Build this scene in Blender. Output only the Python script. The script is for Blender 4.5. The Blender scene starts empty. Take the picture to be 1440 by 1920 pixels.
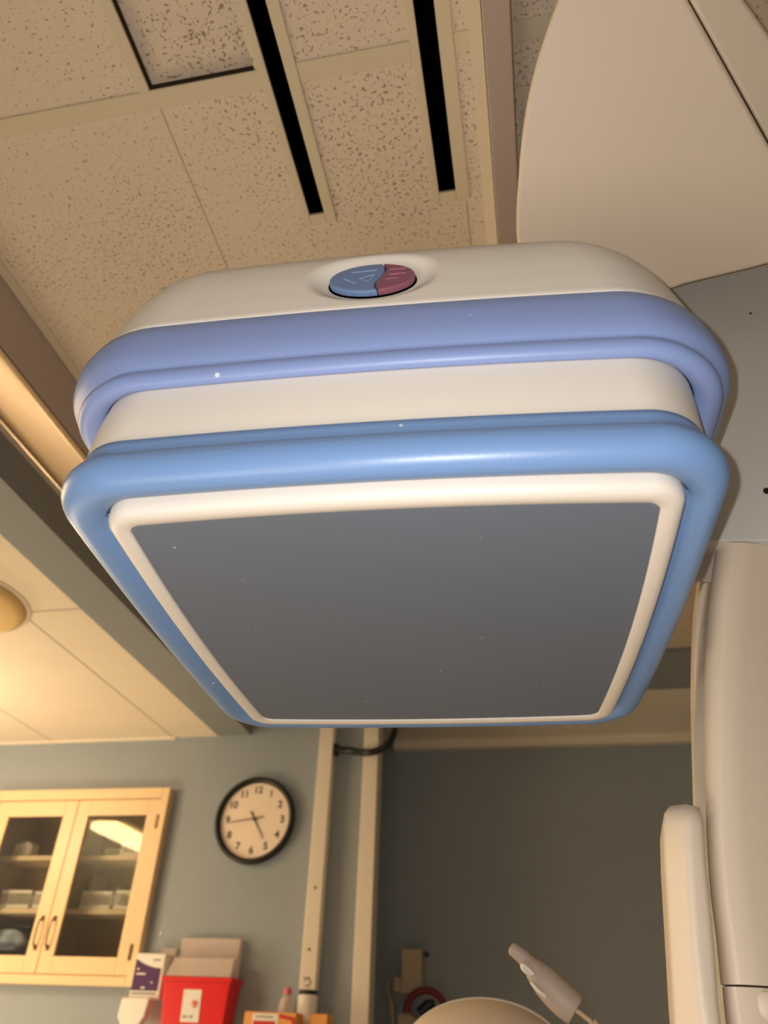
import bpy, bmesh, math, random
from mathutils import Vector, Matrix
random.seed(7)
C = bpy.context.scene
COL = C.collection
PI = math.pi
rad = math.radians

# ------------------------------------------------------------------ camera
CAM = Vector((0, 0, 1.4))
FPX = 1388.19
_yaw, _pit, _rol = -0.20854166, 0.62085712, 0.03936755
_f = Vector((math.sin(_yaw)*math.cos(_pit), math.cos(_yaw)*math.cos(_pit), math.sin(_pit)))
_r = Vector((math.cos(_yaw), -math.sin(_yaw), 0))
_u = _r.cross(_f)
CR = _r*math.cos(_rol) + _u*math.sin(_rol)
CU = CR.cross(_f)
CF = _f
cd = bpy.data.cameras.new('camera'); cam = bpy.data.objects.new('camera', cd); COL.objects.link(cam)
cam.matrix_world = Matrix(((CR.x, CU.x, -CF.x, CAM.x), (CR.y, CU.y, -CF.y, CAM.y), (CR.z, CU.z, -CF.z, CAM.z), (0, 0, 0, 1)))
cd.sensor_fit = 'VERTICAL'; cd.sensor_height = 36; cd.lens = FPX/1920*36
cd.clip_start = 0.02
cd.dof.use_dof = True; cd.dof.focus_distance = 0.78; cd.dof.aperture_fstop = 5.6
C.camera = cam

def W(px, py, **k):
    """point where the sight line through a picture point meets the plane x=, y= or z="""
    d = CR*(px-720)/FPX - CU*(py-960)/FPX + CF
    (a, v), = k.items(); i = 'xyz'.index(a)
    return CAM + d*((v-CAM[i])/d[i])

# ------------------------------------------------------------------ world, lights, exposure
w = bpy.data.worlds.new('world'); C.world = w; w.use_nodes = True
w.node_tree.nodes['Background'].inputs[0].default_value = (1.0, 0.85, 0.66, 1)
w.node_tree.nodes['Background'].inputs[1].default_value = 0.05
C.view_settings.view_transform = 'Standard'; C.view_settings.look = 'None'
C.view_settings.gamma = 1; C.view_settings.use_curve_mapping = False
C.view_settings.exposure = 0.92

def light(name, typ, loc, energy, color, size=None, size_y=None, rot=None, radius=None):
    l = bpy.data.lights.new(name, typ); l.energy = energy; l.color = color
    o = bpy.data.objects.new(name, l); o.location = loc; COL.objects.link(o)
    if typ == 'AREA':
        l.size = size
        if size_y: l.shape = 'RECTANGLE'; l.size_y = size_y
    if radius is not None: l.shadow_soft_size = radius
    if rot: o.rotation_euler = rot
    return o
# phone flash, just left of the lens
light('flash', 'POINT', CAM - CR*0.022 + CU*0.016, 7.9, (1.0, 0.955, 0.915), radius=0.004)
# added warm fill lights that brighten the low ceiling and back wall
light('side_area_fill', 'POINT', (-2.9, 2.6, 2.33), 11, (1.0, 0.77, 0.50), radius=0.07)
light('side_area_low_fill', 'POINT', (-2.8, 2.3, 1.0), 34, (1.0, 0.77, 0.50), radius=0.45)  # added low fill, in place of floor bounce onto the low ceiling
# added dim fill behind and below the camera, in place of room bounce
light('main_room_fill', 'AREA', (-0.6, -0.3, 0.70), 3.0, (1.0, 0.90, 0.78), size=0.5, size_y=0.5, rot=(rad(158), rad(12), 0))

# ------------------------------------------------------------------ materials
def s2l(c):
    return tuple(((v/255)/12.92 if v/255 <= 0.04045 else ((v/255+0.055)/1.055)**2.4) for v in c) + (1,)
def mat(name, rgb, rough=0.5, metal=0.0, emit=None, trans=0, spec=0.5, bump=0, bscale=60, speck=None, vary=0.0, coat=0, alpha=None):
    m = bpy.data.materials.new(name); m.use_nodes = True
    nt = m.node_tree; b = nt.nodes['Principled BSDF']
    col = s2l(rgb)
    b.inputs['Base Color'].default_value = col
    b.inputs['Roughness'].default_value = rough
    b.inputs['Metallic'].default_value = metal
    b.inputs['Specular IOR Level'].default_value = spec
    b.inputs['Transmission Weight'].default_value = trans
    b.inputs['Coat Weight'].default_value = coat
    if alpha is not None: b.inputs['Alpha'].default_value = alpha
    if emit:
        b.inputs['Emission Color'].default_value = s2l(emit[0]); b.inputs['Emission Strength'].default_value = emit[1]
    tc = nt.nodes.new('ShaderNodeTexCoord')
    cur = None
    if vary:
        n = nt.nodes.new('ShaderNodeTexNoise'); n.inputs['Scale'].default_value = 7; n.inputs['Detail'].default_value = 4
        nt.links.new(tc.outputs['Object'], n.inputs['Vector'])
        mx = nt.nodes.new('ShaderNodeMix'); mx.data_type = 'RGBA'
        mx.inputs[6].default_value = tuple(v*(1-vary) for v in col[:3])+(1,)
        mx.inputs[7].default_value = tuple(min(1, v*(1+vary)) for v in col[:3])+(1,)
        nt.links.new(n.outputs['Fac'], mx.inputs[0]); cur = mx.outputs[2]
    if speck:                                   # small dust chips: (scale, threshold, colour)
        v = nt.nodes.new('ShaderNodeTexVoronoi'); v.inputs['Scale'].default_value = speck[0]
        nt.links.new(tc.outputs['Object'], v.inputs['Vector'])
        n2 = nt.nodes.new('ShaderNodeSeparateColor'); nt.links.new(v.outputs['Color'], n2.inputs[0])
        c1 = nt.nodes.new('ShaderNodeMath'); c1.operation = 'GREATER_THAN'; c1.inputs[1].default_value = speck[3]
        nt.links.new(n2.outputs[0], c1.inputs[0])
        sz = nt.nodes.new('ShaderNodeMath'); sz.operation = 'MULTIPLY'; sz.inputs[1].default_value = speck[1]
        nt.links.new(n2.outputs[1], sz.inputs[0])
        c2 = nt.nodes.new('ShaderNodeMath'); c2.operation = 'LESS_THAN'
        nt.links.new(v.outputs['Distance'], c2.inputs[0]); nt.links.new(sz.outputs[0], c2.inputs[1])
        c3 = nt.nodes.new('ShaderNodeMath'); c3.operation = 'MULTIPLY'
        nt.links.new(c1.outputs[0], c3.inputs[0]); nt.links.new(c2.outputs[0], c3.inputs[1])
        mx2 = nt.nodes.new('ShaderNodeMix'); mx2.data_type = 'RGBA'
        mx2.inputs[6].default_value = col; mx2.inputs[7].default_value = s2l(speck[2])
        if cur: nt.links.new(cur, mx2.inputs[6])
        nt.links.new(c3.outputs[0], mx2.inputs[0]); cur = mx2.outputs[2]
    if cur: nt.links.new(cur, b.inputs['Base Color'])
    if bump:
        n = nt.nodes.new('ShaderNodeTexNoise'); n.inputs['Scale'].default_value = bscale; n.inputs['Detail'].default_value = 3
        nt.links.new(tc.outputs['Object'], n.inputs['Vector'])
        bp = nt.nodes.new('ShaderNodeBump'); bp.inputs['Strength'].default_value = bump; bp.inputs['Distance'].default_value = 0.002
        nt.links.new(n.outputs['Fac'], bp.inputs['Height']); nt.links.new(bp.outputs[0], b.inputs['Normal'])
    return m

def tile_mat():
    """fissured mineral-fibre ceiling tile: irregular dark pits"""
    m = mat('ceiling_tile', (214, 194, 172), rough=0.95, spec=0.1)
    nt = m.node_tree; b = nt.nodes['Principled BSDF']
    N = nt.nodes.new; L = nt.links.new
    tc = N('ShaderNodeTexCoord')
    warp = N('ShaderNodeTexNoise'); warp.inputs['Scale'].default_value = 60; warp.inputs['Detail'].default_value = 2
    L(tc.outputs['Object'], warp.inputs['Vector'])
    ma = N('ShaderNodeVectorMath'); ma.operation = 'MULTIPLY_ADD'; ma.inputs[1].default_value = (0.016, 0.016, 0)
    L(warp.outputs['Color'], ma.inputs[0]); L(tc.outputs['Object'], ma.inputs[2])
    n = N('ShaderNodeTexNoise'); n.inputs['Scale'].default_value = 165; n.inputs['Detail'].default_value = 1.5; n.inputs['Roughness'].default_value = 0.5
    L(ma.outputs[0], n.inputs['Vector'])
    lo = N('ShaderNodeTexNoise'); lo.inputs['Scale'].default_value = 2.2; L(tc.outputs['Object'], lo.inputs['Vector'])
    mr = N('ShaderNodeMapRange'); mr.inputs[1].default_value = 0.35; mr.inputs[2].default_value = 0.65
    mr.inputs[3].default_value = 0.04; mr.inputs[4].default_value = -0.02
    L(lo.outputs['Fac'], mr.inputs[0])
    sub = N('ShaderNodeMath'); sub.operation = 'ADD'; L(n.outputs['Fac'], sub.inputs[0]); L(mr.outputs[0], sub.inputs[1])
    cr = N('ShaderNodeMapRange'); cr.inputs[1].default_value = 0.63; cr.inputs[2].default_value = 0.70
    L(sub.outputs[0], cr.inputs[0])
    mx = N('ShaderNodeMix'); mx.data_type = 'RGBA'
    mx.inputs[6].default_value = s2l((216, 200, 180)); mx.inputs[7].default_value = s2l((160, 138, 112))
    L(cr.outputs[0], mx.inputs[0]); L(mx.outputs[2], b.inputs['Base Color'])
    bp = N('ShaderNodeBump'); bp.invert = True; bp.inputs['Strength'].default_value = 0.5; bp.inputs['Distance'].default_value = 0.003
    L(cr.outputs[0], bp.inputs['Height']); L(bp.outputs[0], b.inputs['Normal'])
    return m

M = {}
M['tile'] = tile_mat()
M['low_ceiling'] = mat('smooth_ceiling_tile', (236, 222, 200), 0.9, spec=0.1, vary=0.03)
M['gap'] = mat('tile_edge_painted_shade', (70, 58, 48), 0.9, spec=0.0)  # dark brown: shade painted onto the sides of the tile opening
M['grid'] = mat('cream_grid_metal', (208, 194, 168), 0.6, spec=0.3)
M['wall'] = mat('grey_blue_wall_paint', (155, 162, 167), 0.7, spec=0.2, vary=0.04, bump=0.15, bscale=180)
M['beam'] = mat('grey_blue_soffit_paint', (144, 148, 148), 0.7, spec=0.2, vary=0.03)
M['dark'] = mat('black_void', (6, 6, 6), 0.9, spec=0.0)
M['cream'] = mat('cream_enamel', (232, 220, 202), 0.42, vary=0.02)
M['rail'] = mat('warm_brushed_metal', (196, 172, 140), 0.42, metal=0.6)
M['railside'] = mat('painted_rail_side', (176, 158, 146), 0.5)
M['floor'] = mat('vinyl_floor', (188, 178, 160), 0.4, vary=0.05)
M['plastic'] = mat('ivory_plastic', (232, 224, 214), 0.42, vary=0.015, bump=0.04, bscale=500)
M['plastic2'] = mat('gantry_ivory_plastic', (228, 210, 188), 0.5, vary=0.02, bump=0.05, bscale=400)
M['blue'] = mat('periwinkle_rubber', (136, 156, 208), 0.42, vary=0.03, bump=0.05, bscale=300, speck=(50, 0.12, (215, 222, 235), 0.86))
M['bumper'] = mat('sky_blue_rubber', (116, 150, 200), 0.36, vary=0.03, bump=0.05, bscale=300, speck=(50, 0.12, (215, 222, 235), 0.86))
M['face'] = mat('slate_grey_detector_face', (108, 117, 131), 0.55, spec=0.3, vary=0.02, speck=(75, 0.12, (176, 178, 182), 0.90))
M['gpanel'] = mat('grey_beige_panel', (206, 202, 196), 0.6, vary=0.02, bump=0.1, bscale=500)
M['btn_blue'] = mat('button_blue', (108, 132, 176), 0.4)
M['btn_mauve'] = mat('button_mauve', (140, 84, 104), 0.4)
M['icon_b'] = mat('icon_light_blue', (150, 175, 215), 0.5)
M['icon_m'] = mat('icon_light_mauve', (185, 125, 140), 0.5)
M['maple'] = mat('cream_maple_laminate', (238, 204, 158), 0.4, vary=0.04)
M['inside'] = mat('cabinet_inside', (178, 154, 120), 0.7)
M['shelf'] = mat('cream_shelf', (236, 214, 178), 0.5)
M['brass'] = mat('brushed_bronze', (120, 96, 66), 0.3, metal=0.8)
M['whitep'] = mat('white_plastic', (240, 234, 224), 0.4)
M['black'] = mat('black_plastic', (16, 14, 13), 0.35)
M['clockface'] = mat('clock_paper', (246, 226, 205), 0.8, spec=0.1)
M['ink'] = mat('brown_black_ink', (70, 58, 44), 0.7)
M['inkred'] = mat('faded_red_ink', (150, 100, 80), 0.7)
M['red'] = mat('red_sharps_plastic', (225, 28, 30), 0.35)
M['orange'] = mat('orange_print', (226, 100, 36), 0.6)
M['card'] = mat('orange_cardboard', (238, 166, 90), 0.7)
M['redprint'] = mat('red_print', (205, 56, 34), 0.6)
M['greyprint'] = mat('grey_print', (160, 148, 132), 0.7)
M['purple'] = mat('purple_print', (74, 20, 82), 0.45)
M['bluepack'] = mat('blue_white_packet', (176, 190, 214), 0.3)
M['pink'] = mat('pink_cap', (214, 120, 130), 0.4)
M['darkred'] = mat('dark_red_rubber', (120, 14, 24), 0.4)
M['navy'] = mat('navy_plastic', (22, 26, 44), 0.4)
M['beigebox'] = mat('beige_plastic', (190, 170, 140), 0.5)
M['handset'] = mat('grey_beige_plastic', (176, 160, 148), 0.5)
M['disc'] = mat('ochre_cream_plastic', (240, 206, 140), 0.6)
M['glow'] = mat('lamp_diffuser', (255, 240, 210), 0.5, emit=((255, 218, 160), 18.0))
def clear_mat(name, rgb, alpha, rough=0.15):
    m = mat(name, rgb, rough); m.node_tree.nodes['Principled BSDF'].inputs['Alpha'].default_value = alpha
    return m
M['frost'] = clear_mat('frosted_clear_plastic', (226, 208, 200), 0.62, 0.35)
M['clear'] = clear_mat('clear_plastic', (225, 215, 205), 0.45, 0.1)
g = bpy.data.materials.new('window_glass'); g.use_nodes = True; nt = g.node_tree
for n in list(nt.nodes): nt.nodes.remove(n)
go = nt.nodes.new('ShaderNodeOutputMaterial'); mx = nt.nodes.new('ShaderNodeMixShader')
tr = nt.nodes.new('ShaderNodeBsdfTransparent'); gl = nt.nodes.new('ShaderNodeBsdfGlossy'); fr = nt.nodes.new('ShaderNodeFresnel')
tr.inputs[0].default_value = (0.9, 0.9, 0.87, 1); gl.inputs['Roughness'].default_value = 0.01; fr.inputs[0].default_value = 1.38
nt.links.new(fr.outputs[0], mx.inputs[0]); nt.links.new(tr.outputs[0], mx.inputs[1]); nt.links.new(gl.outputs[0], mx.inputs[2]); nt.links.new(mx.outputs[0], go.inputs[0])
M['glass'] = g

# ------------------------------------------------------------------ helpers
def obj(name, bm, m, parent=None, smooth=False, bevel=0, segs=3, flip=True):
    me = bpy.data.meshes.new(name)
    if flip: bmesh.ops.recalc_face_normals(bm, faces=bm.faces)
    bm.to_mesh(me); bm.free()
    o = bpy.data.objects.new(name, me); COL.objects.link(o)
    me.materials.append(m)
    if smooth:
        for p in me.polygons: p.use_smooth = True
    if bevel:
        md = o.modifiers.new('bevel', 'BEVEL'); md.width = bevel; md.segments = segs; md.limit_method = 'ANGLE'; md.angle_limit = rad(40)
        md.harden_normals = False
        for p in me.polygons: p.use_smooth = True
        wn = o.modifiers.new('wn', 'WEIGHTED_NORMAL'); wn.keep_sharp = False
    if parent:
        o.parent = parent
        o.matrix_parent_inverse = parent.matrix_world.inverted() if False else Matrix.Translation(-parent.location) if parent.type == 'EMPTY' else Matrix.Identity(4)
    return o
def tag(o, label=None, cat=None, group=None, kind=None):
    if label: o['label'] = label
    if cat: o['category'] = cat
    if group: o['group'] = group
    if kind: o['kind'] = kind
    return o
def thing(name, loc, label, cat, group=None):
    o = bpy.data.objects.new(name, None); COL.objects.link(o); o.location = loc; o.empty_display_size = 0.05
    return tag(o, label, cat, group)
def struct(name, bm, m, **k):
    return tag(obj(name, bm, m, **k), kind='structure')
def box(bm, x0, x1, y0, y1, z0, z1):
    vs = [bm.verts.new((x, y, z)) for x in (x0, x1) for y in (y0, y1) for z in (z0, z1)]
    for f in ((0, 1, 3, 2), (4, 6, 7, 5), (0, 4, 5, 1), (2, 3, 7, 6), (0, 2, 6, 4), (1, 5, 7, 3)):
        bm.faces.new([vs[i] for i in f])
    return bm
def B(*a): return box(bmesh.new(), *a)
def prism(bm, pts, off):
    """closed polygon of 3-D points swept by the vector off"""
    a = [bm.verts.new(p) for p in pts]; b = [bm.verts.new(Vector(p)+Vector(off)) for p in pts]
    bm.faces.new(a); bm.faces.new(b[::-1]); n = len(a)
    for i in range(n): bm.faces.new((a[i], b[i], b[(i+1) % n], a[(i+1) % n]))
    return bm
def catmull(p, n=6, closed=False):
    out = []; m = len(p)
    for i in range(m if closed else m-1):
        g_ = lambda k: Vector(p[k % m] if closed else p[max(0, min(m-1, k))])
        a, b, c, d = g_(i-1), g_(i), g_(i+1), g_(i+2)
        for k in range(n):
            t = k/n
            out.append(0.5*((2*b)+(c-a)*t+(2*a-5*b+4*c-d)*t*t+(3*b-a-3*c+d)*t**3))
    if not closed: out.append(Vector(p[-1]))
    return out
def tube(bm, pts, r, n=12, cap=True):
    rings = []; pts = [Vector(p) for p in pts]; up = None
    for i, p in enumerate(pts):
        t = (pts[min(i+1, len(pts)-1)]-pts[max(0, i-1)]).normalized()
        if up is None: up = t.orthogonal().normalized()
        up = (up - t*up.dot(t)).normalized(); s = t.cross(up)
        rr = r[i] if isinstance(r, (list, tuple)) else r
        rings.append([bm.verts.new(p+(up*math.cos(2*PI*k/n)+s*math.sin(2*PI*k/n))*rr) for k in range(n)])
    for a, b in zip(rings, rings[1:]):
        for k in range(n): bm.faces.new((a[k], a[(k+1) % n], b[(k+1) % n], b[k]))
    if cap: bm.faces.new(rings[0][::-1]); bm.faces.new(rings[-1])
    return bm
def lathe(bm, prof, c=(0, 0, 0), n=48, axis='Z'):
    """prof: (radius, height) pairs turned about an axis through c"""
    rings = []
    for r, h in prof:
        ring = []
        for k in range(n):
            a = 2*PI*k/n; x, y = r*math.cos(a), r*math.sin(a)
            v = (x, y, h) if axis == 'Z' else (x, -h, y)
            ring.append(bm.verts.new(Vector(c)+Vector(v)))
        rings.append(ring)
    for a, b in zip(rings, rings[1:]):
        for k in range(n): bm.faces.new((a[k], a[(k+1) % n], b[(k+1) % n], b[k]))
    bm.faces.new(rings[0]); bm.faces.new(rings[-1])
    return bm
def plate(bm, x0, x1, y0, y1, z, holes):
    """horizontal sheet with rectangular openings"""
    xs = sorted({x0, x1, *[h[0] for h in holes], *[h[1] for h in holes]}); ys = sorted({y0, y1, *[h[2] for h in holes], *[h[3] for h in holes]})
    vm = {}
    def v(x, y):
        if (x, y) not in vm: vm[(x, y)] = bm.verts.new((x, y, z))
        return vm[(x, y)]
    for a, b in zip(xs, xs[1:]):
        for c, d in zip(ys, ys[1:]):
            mx_, my = (a+b)/2, (c+d)/2
            if any(h[0] < mx_ < h[1] and h[2] < my < h[3] for h in holes): continue
            bm.faces.new((v(a, c), v(a, d), v(b, d), v(b, c)))
    return bm

# ================================================================== THE SETTING
X0, X1, Y0, YB, YR = -3.4, 1.9, -2.4, 3.62, 4.15
ZC, ZL = 2.80, 2.68
struct('floor', B(X0, X1, Y0, YR, -0.05, 0), M['floor'])
struct('wall_left', B(X0-0.1, X0, Y0, YR, 0, 2.95), M['wall'])
struct('wall_right', B(X1, X1+0.1, Y0, YR, 0, 2.95), M['wall'])
struct('wall_front', B(X0, X1, Y0-0.1, Y0, 0, 2.95), M['wall'])
# back wall with the niche of the glass-door cabinet cut out
bm = bmesh.new()
cx0, cx1, cz0, cz1 = -2.755, -1.825, 1.585, 2.385
box(bm, X0, cx0, YB, YB+0.1, 0, 2.9); box(bm, cx1, -0.80, YB, YB+0.1, 0, 2.9)
box(bm, cx0, cx1, YB, YB+0.1, 0, cz0); box(bm, cx0, cx1, YB, YB+0.1, cz1, 2.9)
struct('wall_back', bm, M['wall'])
struct('wall_recess_side', B(-0.90, -0.84, YB+0.10, YR, 0, 2.9), M['wall'])
struct('wall_recess_back', B(-0.90, X1, YR, YR+0.1, 0, 2.95), M['wall'])
struct('trim_1', B(-0.803, -0.729, YB-0.09, YB+0.02, 0, ZC), M['cream'], bevel=0.004)

# main ceiling: slots and one pushed-up tile leave openings
SLOTS = [(-0.362, -0.330, -1.2, 0.843), (-0.090, -0.056, -1.2, 0.838)]
LIFT = (-0.585, -0.384, -0.05, 0.553)
bm = bmesh.new()
plate(bm, -1.43, X1, Y0, YR, ZC, SLOTS+[LIFT])
ceil = struct('ceiling', bm, M['tile'], flip=False)
bm = bmesh.new()
x0, x1, y0, y1 = LIFT
box(bm, x0-0.004, x1+0.004, y0-0.004, y1+0.004, ZC+0.020, ZC+0.045)
struct('ceiling_raised_tile', bm, M['tile'])
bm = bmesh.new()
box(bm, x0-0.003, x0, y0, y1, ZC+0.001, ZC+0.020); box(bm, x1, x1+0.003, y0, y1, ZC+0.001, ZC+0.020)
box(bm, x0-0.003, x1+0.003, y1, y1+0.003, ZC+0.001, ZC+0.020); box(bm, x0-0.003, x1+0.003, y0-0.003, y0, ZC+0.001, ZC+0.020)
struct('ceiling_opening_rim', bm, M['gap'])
# grid bars
bm = bmesh.new()
for y in (-1.27, -0.66, -0.05, 0.570, 2.40, 3.01):
    for a, b in ((-1.43, -0.379), (-0.308, -0.105), (-0.030, 0.0), (0.064, X1)):
        if y > 0.9 and a < 0: a, b = (-1.43, 0.0) if a < -1 else (0, 0)
        if b > a: box(bm, a, b, y-0.017, y+0.017, ZC-0.0035, ZC+0.0005)
box(bm, -0.608, -0.5855, -0.05, 0.553, ZC-0.0035, ZC+0.0005)
for x in (-1.09, 0.69, 1.30):
    box(bm, x-0.012, x+0.012, Y0, 3.05, ZC-0.003, ZC+0.0005)
struct('ceiling_grid', bm, M['grid'], bevel=0.001, segs=2)
# fine joints between tiles
bm = bmesh.new()
box(bm, -0.5815, -0.5785, 0.588, 3.05, ZC-0.0006, ZC+0.001)
box(bm, -0.0385, -0.0360, 0.866, 3.05, ZC-0.0006, ZC+0.001)
struct('ceiling_joint', bm, M['railside'])
# low ceiling of the side area, painted beam between the two levels
bm = bmesh.new(); plate(bm, X0, -1.61, Y0, YB, ZL, [])
struct('ceiling_low', bm, M['low_ceiling'], flip=False)
bm = bmesh.new()
for x in (-1.86, -2.57): box(bm, x-0.003, x+0.003, Y0, YB, ZL-0.001, ZL+0.001)
for y in (0.98, 2.2): box(bm, X0, -1.61, y-0.003, y+0.003, ZL-0.001, ZL+0.001)
struct('ceiling_low_joint', bm, M['railside'])
struct('ceiling_beam', B(-1.61, -1.43, Y0, YB, ZL, ZC+0.1), M['beam'])
struct('ceiling_cross_beam', B(-1.43, X1, 3.06, 3.47, 2.78, 2.86), M['beam'])
bm = B(-1.43, X1, 3.47, YR-0.06, 2.783, 2.80)
struct('ceiling_end_panel', bm, M['cream'])
struct('trim_2', B(-0.76, X1, YR-0.06, YR, 2.74, 2.80), M['cream'], bevel=0.004)
struct('trim_3', B(X0, -1.845, YB-0.012, YB, ZL-0.012, ZL), M['cream'])

# ceiling slots
for i, (a, b, c, d) in enumerate(SLOTS):
    fo = ((-0.379, -0.308), (-0.105, -0.030))[i]
    lab = ('long black ceiling slot in a cream frame, the one beside the pushed-up tile', 'long black ceiling slot in a cream frame, the one nearer the painted beam and gantry')[i]
    t = thing('ceiling_slot', ((a+b)/2, (c+d)/2, ZC), lab, 'ceiling slot', 'ceiling slots')
    e = d+0.022
    bm = bmesh.new()
    box(bm, fo[0], a, c, e, ZC-0.006, ZC+0.002); box(bm, b, fo[1], c, e, ZC-0.006, ZC+0.002)
    box(bm, a, b, d, e, ZC-0.006, ZC+0.002)
    obj('frame', bm, M['grid'], t, bevel=0.0015, segs=2)
    bm = bmesh.new()
    box(bm, a-0.002, a, c, d, ZC+0.002, ZC+0.09); box(bm, b, b+0.002, c, d, ZC+0.002, ZC+0.09)
    box(bm, a-0.002, b+0.002, c, d, ZC+0.09, ZC+0.092); box(bm, a, b, d, d+0.002, ZC+0.002, ZC+0.09); box(bm, a, b, c-0.002, c, ZC+0.002, ZC+0.09)
    obj('channel', bm, M['dark'], t)

# ceiling rails
t = thing('ceiling_rail', (-1.215, 1.0, ZC), 'wide metallic ceiling rail running along the dark gap beside the grey beam', 'ceiling rail')
prof = [(-1.300, 2.800), (-1.300, 2.690), (-1.288, 2.686), (-1.286, 2.694), (-1.27, 2.700), (-1.225, 2.703), (-1.18, 2.700), (-1.158, 2.694), (-1.156, 2.686), (-1.142, 2.690), (-1.139, 2.800)]
obj('channel', prism(bmesh.new(), [(x, -2.2, z) for x, z in prof], (0, 5.2, 0)), M['rail'], t, bevel=0.002, segs=2)
obj('side_cover', prism(bmesh.new(), [(-1.139, -2.2, 2.692), (-1.104, -2.2, 2.80), (-1.139, -2.2, 2.80)], (0, 5.2, 0)), M['railside'], t)
t = thing('ceiling_beam_cover', (0.03, 1.0, ZC), 'narrow cream and brown boxed beam running along the ceiling beside the gantry arm', 'ceiling beam')
obj('flange', prism(bmesh.new(), [(-0.004, -2.2, 2.80), (0.0175, -2.2, 2.702), (0.0185, -2.2, 2.80)], (0, 5.2, 0)), M['cream'], t)
obj('box_cover', B(0.0185, 0.063, -2.2, 3.0, 2.70, 2.80), M['railside'], t, bevel=0.003)

# round fitting at the left edge
cz = (-2.06, 2.06)
t = thing('ceiling_disc', (cz[0], cz[1], ZL), 'round ochre ceiling fitting with dark slits, half cut off on the low bright ceiling', 'ceiling fitting')
obj('housing', lathe(bmesh.new(), [(0.262, ZL-0.001), (0.268, ZL-0.015), (0.235, ZL-0.038), (0.1, ZL-0.047), (0.001, ZL-0.048)], (cz[0], cz[1], 0)), M['disc'], t, smooth=True)
obj('rim', lathe(bmesh.new(), [(0.269, ZL-0.0005), (0.286, ZL-0.0005), (0.284, ZL-0.005), (0.270, ZL-0.006)], (cz[0], cz[1], 0)), M['low_ceiling'], t, smooth=True)
for k in range(10):
    a = 2*PI*k/10+0.29
    bm = B(-0.012, 0.012, -0.004, 0.004, -0.004, 0.004)
    bmesh.ops.transform(bm, matrix=Matrix.Translation((cz[0]+0.165*math.cos(a), cz[1]+0.165*math.sin(a), ZL-0.0435)) @ Matrix.Rotation(a, 4, 'Z'), verts=bm.verts)
    obj('slit', bm, M['black'], t)
# the lamp of the side area (seen mirrored in the cabinet glass)
t = thing('ceiling_lamp', (-3.2, 1.2, ZL), 'warm wrap-around ceiling lamp over the side area, mirrored in the cabinet glass', 'lamp')
obj('diffuser', B(-3.30, -3.08, 0.6, 1.8, ZL-0.06, ZL-0.001), M['glow'], t, bevel=0.02)

# ================================================================== X-RAY DETECTOR
DC = Vector((-0.117, 0.712, 0)); DA = rad(3.6)
DM = Matrix.Translation(DC) @ Matrix.Rotation(DA, 4, 'Z')
HA, HB = 0.2185, 0.2305
def ring(off, r, bulge=0.008, nf=60, ns=24, nc=14, dx=0.0, sh=0.0):
    """rounded rectangle (detector axes), sides bowed slightly outwards; starts on the front side"""
    a, b = HA+off+dx, HB+off
    pts = []
    def side(p, q, n):
        for k in range(n): pts.append((p[0]+(q[0]-p[0])*k/n, p[1]+(q[1]-p[1])*k/n))
    def corner(cx_, cy_, a0):
        for k in range(nc): th = a0+PI/2*k/nc; pts.append((cx_+r*math.cos(th), cy_+r*math.sin(th)))
    side((-a+r, -b), (a-r, -b), nf); corner(a-r, -b+r, -PI/2)
    side((a, -b+r), (a, b-r), ns); corner(a-r, b-r, 0)
    side((a-r, b), (-a+r, b), nf); corner(-a+r, b-r, PI/2)
    side((-a, b-r), (-a, -b+r), ns); corner(-a+r, -b+r, PI)
    out = []
    for x, y in pts:
        fx = max(0, 1-(y/b)**2)*bulge*(x/a); fy = max(0, 1-(x/a)**2)*bulge*(y/b)
        out.append((x+fx+sh, y+fy))
    return out
def loft(levels, cap0=False, cap1=False, closed=False, nf=60, disp=None):
    bm = bmesh.new(); rings = []; P = []
    for off, z, r, *dx in levels:
        P.append([Vector((x, y, z)) for x, y in ring(off, r, nf=nf, dx=dx[0] if dx else 0.0, sh=dx[1] if len(dx) > 1 else 0.0)])
    if disp: disp(P)
    for lv in P: rings.append([bm.verts.new(DM @ v) for v in lv])
    n = len(rings[0])
    for a, b in zip(rings, rings[1:]):
        for k in range(n): bm.faces.new((a[k], a[(k+1) % n], b[(k+1) % n], b[k]))
    if closed:
        a, b = rings[-1], rings[0]
        for k in range(n): bm.faces.new((a[k], a[(k+1) % n], b[(k+1) % n], b[k]))
    if cap0: bm.faces.new(rings[0][::-1])
    if cap1: bm.faces.new(rings[-1])
    return bm
ZF = 1.75
det = thing('x_ray_detector', (DC.x, DC.y, ZF), 'large square blue and ivory x-ray detector head with slate grey face hanging from the gantry', 'x-ray detector')
obj('face_plate', loft([(0.0003, ZF+0.006, 0.012), (0.0003, ZF, 0.012), (-0.0010, ZF-0.0006, 0.012)], True, True), M['face'], det)
obj('inner_frame', loft([(0.0008, ZF+0.006, 0.0125), (0.0008, ZF-0.001, 0.0125), (0.002, ZF-0.0022, 0.013), (0.010, ZF-0.0030, 0.018), (0.0145, ZF-0.002, 0.022), (0.0178, ZF+0.001, 0.025), (0.0195, ZF+0.006, 0.027), (0.0200, ZF+0.016, 0.028), (0.0195, ZF+0.03, 0.028)], nf=60), M['plastic'], det, smooth=True)
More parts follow.
